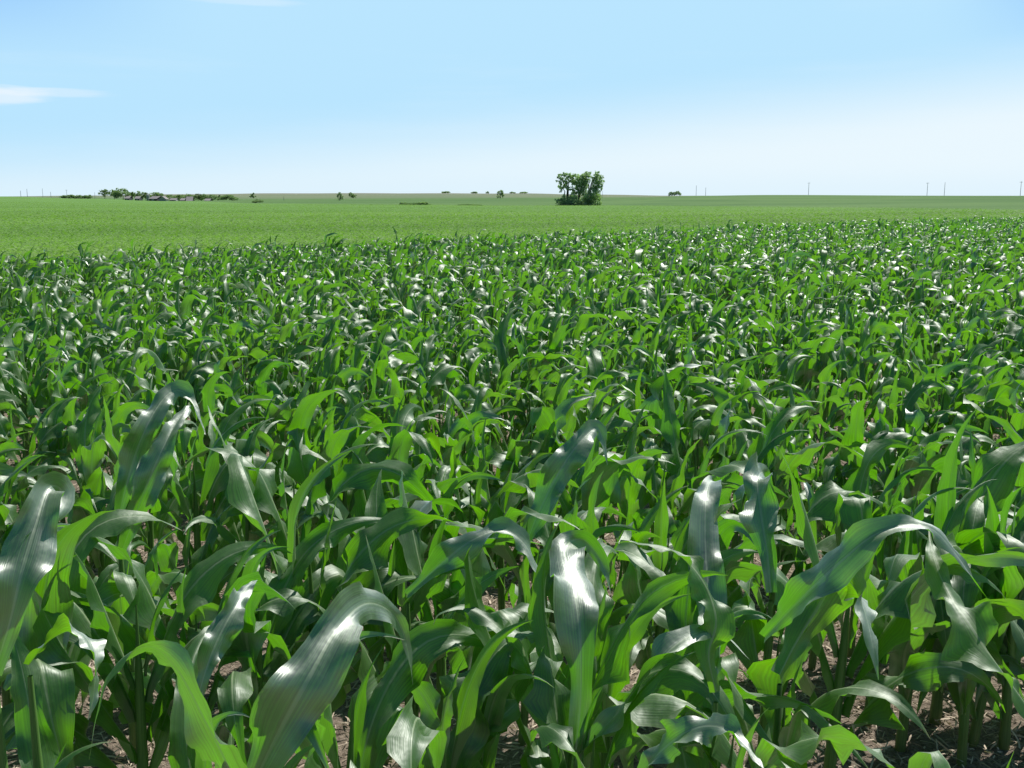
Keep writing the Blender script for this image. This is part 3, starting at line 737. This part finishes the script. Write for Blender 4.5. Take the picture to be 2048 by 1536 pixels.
def strip(px0, px1, r0, hgt, label):
    n = 900; a = rng.uniform(px0, px1, n); pts = np.array([xy_at(p, r0+rng.uniform(-3, 3)) for p in a])
    z = terrain_z(pts[:, 0], pts[:, 1])
    e = np.sin(np.pi*(a-px0)/(px1-px0))**.5
    c = np.stack([pts[:, 0], pts[:, 1], z+rng.uniform(0, hgt, n)*e], 1)
    t = np.stack([rng.normal(0, .3, n), rng.normal(0, .3, n), np.ones(n)], 1)*.22; s = np.stack([np.ones(n)*.25, rng.normal(0, .1, n), 0*a], 1)
    V = np.stack([c-t-s, c-t+s, c+t+s*.3, c+t-s*.3], 1).reshape(-1, 3)
    o = mesh_obj('tall_grass', V, np.arange(4*n).reshape(-1, 4), M['far_leaf'], attrs={'rnd': np.repeat(rng.uniform(0, .6, n), 4)}, smooth=False)
    tag(o, label, 'tall grass', kind='stuff')
strip(798, 862, 394, .7, 'dark tall grass along the waterway around the shrub')
strip(1110, 1180, 383.5, .5, 'dark tall grass around the foot of the tree clump')
strip(915, 965, 386, .35, 'thin dark line of tall grass right of the waterway shrub')

# ------------------------------------------------------------------ farm buildings
def quadmesh(name, polys, mat, parent):
    V, Fc = [], []
    for q in polys: Fc.append([len(V)+i for i in range(4)]); V += q
    return mesh_obj(name, V, Fc, mat, parent, smooth=False)

def barn(name, label, cat, px0, px1, base, eave, ridge, r, rz=0.0, depth=9.0, wallm='dark', door=True):
    """gabled building with its ridge along local x; rows are photo rows"""
    pc = (px0+px1)/2; x0, y0 = xy_at(pc, r); k = r/F; z0 = min(tz(x0, y0), H+(395.5-base)*k)
    w = (px1-px0)*k/2*.86; he = H+(395.5-eave)*k-z0; hr = H+(395.5-ridge)*k-z0; d_ = depth/2
    root = empty(name, (x0, y0, z0), rz)
    W = [[(-w, -d_, 0), (w, -d_, 0), (w, -d_, he), (-w, -d_, he)], [(w, d_, 0), (-w, d_, 0), (-w, d_, he), (w, d_, he)],
         [(w, -d_, 0), (w, d_, 0), (w, d_, he), (w, -d_, he)], [(-w, d_, 0), (-w, -d_, 0), (-w, -d_, he), (-w, d_, he)],
         [(w, -d_, he), (w, d_, he), (w, .05, hr-.05), (w, -.05, hr-.05)], [(-w, d_, he), (-w, -d_, he), (-w, -.05, hr-.05), (-w, .05, hr-.05)]]
    quadmesh('wall', W, M[wallm], root)
    o = .5
    e = he-o*(hr-he)/d_
    Rf = [[(-w-o, -d_-o, e+.1), (w+o, -d_-o, e+.1), (w+o, 0, hr+.1), (-w-o, 0, hr+.1)], [(w+o, d_+o, e+.1), (-w-o, d_+o, e+.1), (-w-o, 0, hr+.1), (w+o, 0, hr+.1)],
          [(-w-o, -d_-o, e-.1), (w+o, -d_-o, e-.1), (w+o, -d_-o, e+.1), (-w-o, -d_-o, e+.1)]]
    quadmesh('roof', Rf, M['roof'], root)
    if door:
        dw = min(w*.35, 2.0); dh = he*.8
        quadmesh('door', [[(-dw, -d_-.06, 0), (dw, -d_-.06, 0), (dw, -d_-.06, dh), (-dw, -d_-.06, dh)]], M['wall' if wallm == 'dark' else 'dark'], root)
    return tag(root, label, cat, 'farm buildings')
barn('shed', 'small white roofed shed, leftmost of the farm buildings', 'shed', 252.5, 262, 400, 396.5, 392.5, 948)
barn('shed', 'small white roofed shed between two dark trees', 'shed', 273, 282, 400, 396.8, 393, 948)
barn('machine_shed', 'long low machine shed with bright metal roof', 'machine shed', 304, 323, 401, 397.2, 392.8, 945, R(-18), 11)
barn('farm_building', 'grey gabled building against the right end of the long shed', 'farm building', 322, 333, 401, 397.5, 393, 938, R(80), 6, 'wall', False)
barn('farmhouse', 'low house with pale roof between low trees', 'house', 342, 354.5, 402, 399.5, 396.5, 948, 0, 8, 'wall')
barn('shed', 'dark fronted lean shed left of the steep roofed barn', 'shed', 363, 372, 402.5, 400, 396.5, 946)
barn('barn', 'barn with steep large white roof down to the crop', 'barn', 374, 386, 402.8, 402, 393.5, 944, R(8), 12)
barn('shed', 'isolated white roofed shed with dark front at right of the farm', 'shed', 411.5, 422, 402.8, 400.6, 397.3, 940)
x0, y0 = xy_at(296, 955); z0 = tz(x0, y0)
silo = empty('silo', (x0, y0, z0))
V, Fc = tube([(0, 0, -.5), (0, 0, 4.8)], [1.3, 1.3], 12); mesh_obj('silo_wall', V, Fc, M['wall'], silo)
V, Fc = tube([(0, 0, 4.8), (0, 0, 5.4), (0, 0, 5.7)], [1.4, .8, .05], 12); mesh_obj('silo_roof', V, Fc, M['wall'], silo)
tag(silo, 'narrow pale grey silo standing among the farm trees', 'silo')

# ------------------------------------------------------------------ utility poles
def pole(px, top, base, r, label, arm=True):
    x0, y0 = xy_at(px, r); k = r/F; z0 = tz(x0, y0); zt = H+(395.5-top)*k
    root = empty('utility_pole', (x0, y0, z0))
    h = zt-z0; rad = .15 if r < 1300 else .2
    V, Fc = tube([(0, 0, -.3), (0, 0, h*.5), (0, 0, h)], [rad*1.25, rad*1.1, rad*.9], 8); mesh_obj('mast', V, Fc, M['pole'], root)
    if arm:
        V, Fc = tube([(-1.1, .2, h-.7), (0, .2, h-.7), (1.1, .2, h-.7)], [.09, .09, .09], 6); mesh_obj('crossarm', V, Fc, M['pole'], root)
        V, Fc = join([tube([(q, .2, h-.6), (q, .2, h-.3)], [.07, .05], 6) for q in (-1, 1)]); mesh_obj('insulators', V, Fc, M['pole'], root)
    tag(root, label, 'utility pole', 'utility poles along the skyline')
pole(1392, 372, 391, 980, 'taller thin pole just right of the skyline trees', False)
pole(1411, 376, 391, 985, 'shorter pole, second right of the skyline trees', False)
pole(1616.5, 367, 391, 960, 'pole standing alone on the right ridge with crossarm')
pole(1853.5, 368, 392, 900, 'crossarm pole left in the pair on the right ridge')
pole(1888, 368, 392, 900, 'plain pole, right in the pair on the right ridge', False)
pole(2040, 367, 392, 880, 'crossarm pole at the far right edge of the ridge')
pole(42, 383, 393, 1300, 'faint short pole, leftmost on the left skyline', False)
pole(55, 380, 393, 1320, 'very faint pole, second from left on the left skyline', False)
pole(86, 379, 393, 1200, 'tallest pole on the left skyline, standing left of the treeline', False)
pole(102, 385, 393, 1350, 'faint short pole between the tallest pole and the treeline', False)
pole(134, 381, 394, 1230, 'crossarm pole rising from the distant treeline')
pole(190, 386, 396, 1150, 'pole between distant treeline and farm grove', False)
pole(567.5, 393, 403, 900, 'short dark pole in the fields right of the farm', False)
pole(1205, 382, 392, 1600, 'faint pole immediately right of the tree clump', False)

# ------------------------------------------------------------------ world, sun, camera
w = bpy.data.worlds.new('World'); scn.world = w; w.use_nodes = True
nt = w.node_tree; nt.nodes.clear()
def N(typ, ins=None, **pr):
    nd = nt.nodes.new(typ)
    for k, v in pr.items(): setattr(nd, k, v)
    for k, v in (ins or {}).items():
        if isinstance(v, bpy.types.NodeSocket): nt.links.new(v, nd.inputs[k])
        else: nd.inputs[k].default_value = v
    return nd
sky = N('ShaderNodeTexSky', sky_type='NISHITA', sun_disc=False, sun_elevation=SUN_EL, sun_rotation=SUN_AZ, altitude=0, air_density=1.0, dust_density=1.2, ozone_density=1.5)
tc = N('ShaderNodeTexCoord').outputs['Generated']
sep = N('ShaderNodeSeparateXYZ', {0: tc})
def Mth(op, a, b=0.0, c=0.0, clamp=False):
    nd = N('ShaderNodeMath', operation=op, use_clamp=clamp)
    for i, v in enumerate((a, b, c)):
        if isinstance(v, bpy.types.NodeSocket): nt.links.new(v, nd.inputs[i])
        else: nd.inputs[i].default_value = v
    return nd.outputs[0]
def MR(v, a, b, c=0.0, d=1.0): return N('ShaderNodeMapRange', {0: v, 1: a, 2: b, 3: c, 4: d}, interpolation_type='SMOOTHSTEP').outputs[0]
def MX(f, a, b):
    nd = N('ShaderNodeMix', data_type='RGBA')
    for k, v in ((0, f), (6, a), (7, b)):
        if isinstance(v, bpy.types.NodeSocket): nt.links.new(v, nd.inputs[k])
        else: nd.inputs[k].default_value = v if k == 0 else (*v, 1)
    return nd.outputs[2]
X, Y, Z = sep.outputs
K = 10.0   # the sky texture is in physical units; world strength is 1/K
grade = N('ShaderNodeMix', {0: 1.0, 6: sky.outputs[0], 7: (.72, 1.08, 1.22, 1)}, data_type='RGBA', blend_type='MULTIPLY').outputs[2]
# thin veil near the horizon, thicker to the right; tangent-plane coordinates of the sky dome
azn = Mth('ARCTAN2', X, Y)
zz = Mth('SUBTRACT', Z, Mth('MULTIPLY', azn, .055))
zz = Mth('SUBTRACT', Z, Mth('MULTIPLY', azn, .080))
nz = N('ShaderNodeTexNoise', {'Vector': N('ShaderNodeMapping', {'Vector': tc, 'Scale': (1.5, 1.5, 16.0), 'Rotation': (0, R(-4), 0)}).outputs[0], 'Scale': 1.4, 'Detail': 5.0, 'Roughness': .55}).outputs['Fac']
zn = Mth('ADD', zz, Mth('MULTIPLY', Mth('SUBTRACT', nz, .5), .035))
side = MR(azn, -.5, .45)
zen = N('ShaderNodeMix', {0: 1.0, 6: grade, 7: (.42, .46, .50, 1)}, data_type='RGBA', blend_type='MULTIPLY').outputs[2]  # darkened sky for the unseen part of the dome
clear = MX(Mth('MULTIPLY', MR(Z, .10, .19), Mth('ADD', MR(azn, -.25, -.48), MR(azn, .36, .5)), clamp=True), (.49*K, .785*K, 1.0*K), (.33*K, .62*K, .99*K))
clear = MX(Mth('MAXIMUM', MR(Z, .185, .25), Mth('MULTIPLY', MR(Y, .80, .2), .85)), clear, zen)  # sky above, beside and behind the view darkened to cut fill light
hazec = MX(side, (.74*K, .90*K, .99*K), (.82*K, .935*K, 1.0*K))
VE = MX(Mth('MULTIPLY', MR(zn, .020, .105, 1.0, 0.0), MR(Y, .2, .85, .12, 1.0)), clear, hazec)  # veil also dimmed beside and behind the view, for less fill light
VE = MX(Mth('MULTIPLY', MR(Z, .0, .035, 1.0, 0.0), MR(Y, .1, .8, .15, .6)), VE, (.72*K, .88*K, .985*K))
wisp = Mth('MULTIPLY', MR(nz, .5, .75), MR(Z, .24, .08))
VE = MX(Mth('MULTIPLY', wisp, .25), VE, (.82*K, .935*K, 1.0*K))
# small cloud low on the left and wisps at the top
n2 = N('ShaderNodeTexNoise', {'Vector': N('ShaderNodeMapping', {'Vector': tc, 'Scale': (3.0, 3.0, 30.0)}).outputs[0], 'Scale': 3.0, 'Detail': 6.0, 'Roughness': .6}).outputs['Fac']
def puff(az0, el0, ra, re, amt, c):
    dx = Mth('DIVIDE', Mth('SUBTRACT', azn, az0), ra); dz = Mth('DIVIDE', Mth('SUBTRACT', Mth('ARCSINE', Z), el0), re)
    q = Mth('ADD', Mth('MULTIPLY', dx, dx), Mth('MULTIPLY', dz, dz))
    q = Mth('ADD', q, Mth('MULTIPLY', Mth('SUBTRACT', n2, .5), 2.2))
    return MX(Mth('MULTIPLY', MR(q, .15, 1.0, 1.0, 0.0), amt), c, (.95*K, .97*K, 1.0*K))
VE = puff(-.470, .0855, .070, .0095, .5, VE)
VE = puff(-.415, .0890, .065, .0045, .28, VE)
VE = puff(-.245, .172, .06, .004, .22, VE)
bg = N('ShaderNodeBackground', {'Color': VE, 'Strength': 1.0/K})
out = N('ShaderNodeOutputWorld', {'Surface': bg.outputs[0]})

sl = bpy.data.lights.new('sun', 'SUN'); sl.energy = 5.0; sl.angle = R(.55); sl.color = (1.0, .96, .90)
so = link(bpy.data.objects.new('sun', sl))
from mathutils import Vector
sd = Vector((math.sin(SUN_AZ)*math.cos(SUN_EL), math.cos(SUN_AZ)*math.cos(SUN_EL), math.sin(SUN_EL)))
so.rotation_euler = sd.to_track_quat('Z', 'Y').to_euler(); so.location = sd*50

cd = bpy.data.cameras.new('camera'); cd.sensor_width = 36; cd.lens = 36*F/2048; cd.clip_start = .05; cd.clip_end = 30000
co = link(bpy.data.objects.new('camera', cd)); co.location = (0, 0, H); co.rotation_euler = (R(90)-PITCH, 0, 0)
scn.camera = co
scn.view_settings.view_transform = 'Standard'; scn.view_settings.look = 'None'; scn.view_settings.exposure = 0; scn.view_settings.gamma = 1
scn.cycles.max_bounces = 6; scn.cycles.diffuse_bounces = 2; scn.cycles.transmission_bounces = 6
